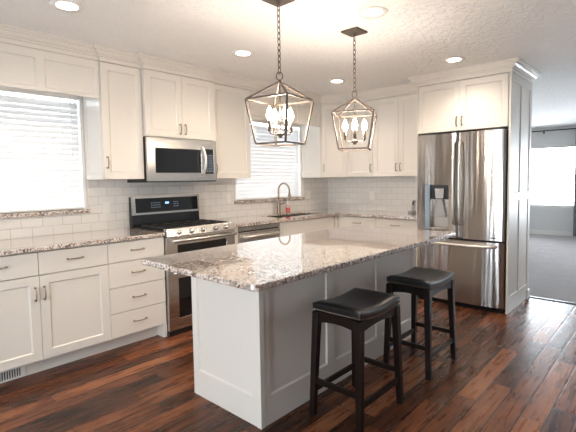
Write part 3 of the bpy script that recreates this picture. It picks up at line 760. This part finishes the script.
# ------------------------------------------------------------------ pendants
def pendant(x, y, rz, arm_rot, label, canopy_rz=0):
    t = thing('pendant_light', label, 'pendant light', (x, y, 1.574), 0, 'lantern pendants over the island')
    zt, za, top = .268, .372, H-1.574
    cage = MB(); a, b = .150, .108; w_ = .010
    R_ = Matrix.Rotation(rz, 3, 'Z')
    cs = lambda r, z: [R_ @ Vector((sx*r, sy*r, z)) for sx, sy in ((-1, -1), (1, -1), (1, 1), (-1, 1))]
    T, B, A = cs(a, zt), cs(b, 0), cs(.012, za)
    for i in range(4):
        cage.bar(T[i], T[(i+1) % 4], w_); cage.bar(B[i], B[(i+1) % 4], w_); cage.bar(B[i], T[i], w_); cage.bar(T[i], A[i], w_)
    cage.build('cage', 'bronze', t)
    MB().lathe([(.016, za-.01), (.020, za), (.012, za+.012), (.006, za+.02)], n=14).tube([(.019*math.cos(k*PI/8)*.7, -.019*math.cos(k*PI/8)*.7, za+.040+.025*math.sin(k*PI/8)) for k in range(16)], .0035, 8, True).build('top_loop', 'bronze', t)
    MB().tube([(0, 0, za-.01), (0, 0, .06)], .005, 10).build('stem', 'bronze', t)
    MB().lathe([(.0005, .035), (.010, .038), (.013, .048), (.026, .056), (.026, .064), (.012, .070), (.006, .085)], n=16).build('hub', 'bronze', t)
    for k in range(4):
        an = arm_rot+k*PI/2; cx, cy = .072*math.cos(an), .072*math.sin(an)
        ar = MB().tube([(.012*math.cos(an), .012*math.sin(an), .060), (cx*.6, cy*.6, .058), (cx*.95, cy*.95, .062), (cx, cy, .075)], .0042, 8).lathe([(.004, .07), (.014, .078), (.014, .082)], (cx, cy, 0), 12).build('arm', 'bronze', t)
        MB().lathe([(.0105, .082), (.0105, .142), (.0005, .142)], (cx, cy, 0), 14).build('candle_sleeve', 'bronze', ar)
        MB().lathe([(.009, .142), (.018, .156), (.021, .172), (.017, .194), (.008, .215), (.001, .228)], (cx, cy, 0), 14).build('bulb', 'bulb', ar)
    # chain
    ch = MB(); z0 = za+.058; z1 = top-.035; nl = int((z1-z0)/.034); st = (z1-z0)/nl
    for k in range(nl):
        c_ = z0+(k+.5)*st; hh = st*.66; ww = .0095
        pts = []
        for q in range(12):
            a_ = 2*PI*q/12; u = ww*math.cos(a_); v_ = hh*math.sin(a_)
            pts.append((u, 0, c_+v_) if k % 2 else (0, u, c_+v_))
        ch.tube(pts, .0028, 6, True)
    ch.build('chain', 'bronze', t)
    k = .072; cn = MB().prism([(-k, -k), (k, -k), (k, k), (-k, k)], top-.014, top-.0005).lathe([(.02, top-.014), (.012, top-.03), (.005, top-.04)], n=14).build('canopy', 'bronze', t, bevel=.003); cn.rotation_euler = (0, 0, canopy_rz)
    l = bpy.data.lights.new('pendant_glow', 'POINT'); l.energy = 13; l.color = (1, .88, .75); l.shadow_soft_size = .05
    o = bpy.data.objects.new('pendant_glow', l); C.objects.link(o); o.parent = t; o.location = (0, 0, .17)
pendant(-3.157, -2.07, math.radians(10), math.radians(71), 'dark bronze lantern pendant over the near end of the island')
pendant(-2.357, -2.081, math.radians(28), math.radians(-55.7), 'dark bronze lantern pendant over the far end of the island')

# ------------------------------------------------------------------ downlights
spots = [(-3.985, -1.047, 'over the left window counter'), (-2.569, -1.072, 'between the range and the near lantern'), (-2.576, -2.377, 'between the two island lanterns, nearest the camera'),
         (-1.133, -1.02, 'in front of the sink window'), (-1.065, -2.322, 'in front of the refrigerator')]
LE = 24
d0 = None
for i, (x, y, wh) in enumerate(spots):
    if d0 is None:
        t = thing('recessed_downlight', '', 'downlight', (0, 0, H), 0, 'recessed ceiling downlights')
        MB().lathe([(.062, -.004), (.094, -.009), (.098, -.004), (.098, -.0005), (.062, -.0005)], n=32).build('trim_ring', 'plastic', t)
        MB().lathe([(.0005, -.0055), (.062, -.0045), (.062, -.0015), (.0005, -.0015)], n=32).build('lens', 'lamp', t)
        l = bpy.data.lights.new('lamp_beam', 'SPOT'); l.energy = LE; l.color = (1, .86, .71); l.spot_size = 2.6; l.spot_blend = .8; l.shadow_soft_size = .06
        o = bpy.data.objects.new('lamp_beam', l); C.objects.link(o); o.parent = t; o.location = (0, 0, -.02)
        d0 = t
    else: t = copy_tree(d0)
    t.location = (x, y, H-.0005); t['label'] = 'lit round recessed downlight '+wh

# unseen globe lamp, added behind the camera to brighten ceiling and left-facing surfaces
t = thing('added_globe_lamp', 'unseen frosted globe lamp added behind the camera to brighten the ceiling', 'pendant light', (-6.0, -2.4, 1.75))
MB().lathe([(.03, .34), (.10, .30), (.155, .20), (.16, .15), (.13, .05), (.06, 0), (.0005, -.005)], n=28).build('globe', 'globe', t)
MB().tube([(0, 0, .33), (0, 0, H-1.7505)], .008, 10).lathe([(.06, H-1.7705), (.06, H-1.7505)], n=20).build('rod', 'bronze', t)
l = bpy.data.lights.new('added_fill_light', 'POINT'); l.energy = 36; l.color = (1, .90, .80); l.shadow_soft_size = .17  # added fill light, sits inside the unseen globe
o = bpy.data.objects.new('added_fill_light', l); C.objects.link(o); o.parent = t; o.location = (0, 0, .14)

# ------------------------------------------------------------------ blinds
def blind(x0, x1, z0, z1, y, tilt, label):
    t = thing('window_blind', label, 'blind', (x0, y, z0)); w = x1-x0; hgt = z1-z0
    MB().box(0, w, -.028, .022, hgt-.05, hgt).build('headrail', 'plastic', t, bevel=.003)
    sl = MB(); pit = .0455; n = int((hgt-.075)/pit); ca, sa = math.cos(tilt)*.0265, math.sin(tilt)*.0265
    for k in range(n):
        zc_ = .035+k*pit; th = .0014
        sl.hexa([(0, -ca, zc_-sa-th), (w, -ca, zc_-sa-th), (w, ca, zc_+sa-th), (0, ca, zc_+sa-th)], [(0, -ca, zc_-sa+th), (w, -ca, zc_-sa+th), (w, ca, zc_+sa+th), (0, ca, zc_+sa+th)])
    sl.build('slats', 'slat', t, merge=False)
    MB().box(0, w, -.022, .018, .001, .018).build('bottom_rail', 'plastic', t, bevel=.003)
    ld = MB()
    for f in (.12, .5, .88):
        for yy in (-.0275, .0265): ld.box(f*w-.0012, f*w+.0012, yy-.0006, yy+.0006, .018, hgt-.05)
    ld.build('ladder_cord', 'plastic', t)
    MB().tube([(w-.07, -.034, hgt-.06), (w-.07, -.034, hgt-.55)], .004, 8).build('tilt_wand', 'plastic', t)
blind(W1[0]+.025, W1[1]-.025, W1[2]+.001, W1[3]-.025, .035, math.radians(77), 'white horizontal blind in the left window')
blind(W2[0]+.025, W2[1]-.025, W2[2]+.001, W2[3]-.025, .035, math.radians(77), 'white horizontal blind in the window over the sink')

# ------------------------------------------------------------------ living room curtain
t = thing('curtain_rod', 'long dark curtain rod high on the living room wall', 'curtain rod', (5.90, -1.6, 2.37))
MB().tube([(0, -1.9, 0), (0, 1.5, 0)], .013, 10).build('rod', 'darkp', t)
for yy in (-1.75, -.02, 1.4): MB().box(-.01, .0995, yy-.008, yy+.008, -.06, -.01).build('bracket', 'darkp', t)
def curtain(y0, y1, label):
    mb = MB(); n = 60; A = []
    for i in range(n+1):
        y = y0+(y1-y0)*i/n; x = 5.90+.028*math.sin(i*PI/3.0); A.append((x, y))
    vs_ = [(x, y, z) for z in (.02, 2.355) for x, y in A]+[(x+.004, y, z) for z in (.02, 2.355) for x, y in A]; k = n+1
    fs = [(i, i+1, k+i+1, k+i) for i in range(n)]+[(2*k+i, 3*k+i, 3*k+i+1, 2*k+i+1) for i in range(n)]
    tag(MB().add(vs_, fs, True).build('curtain', 'curtain', bevel=0), label, 'curtain')
curtain(-2.95, -2.24, 'dark grey floor length curtain at the right edge beside the living room window')

# repeats of one kind share a group
for base, g in (('wall_cabinet', 'white wall cabinets'), ('base_cabinet', 'white base cabinets'), ('wall_outlet', 'outlets on the tile'),
                ('window_blind', 'white horizontal blinds'), ('window_valance', 'panelled boards over the windows')):
    for o in bpy.data.objects:
        if not o.parent and o.name.split('.')[0] == base: o['group'] = g
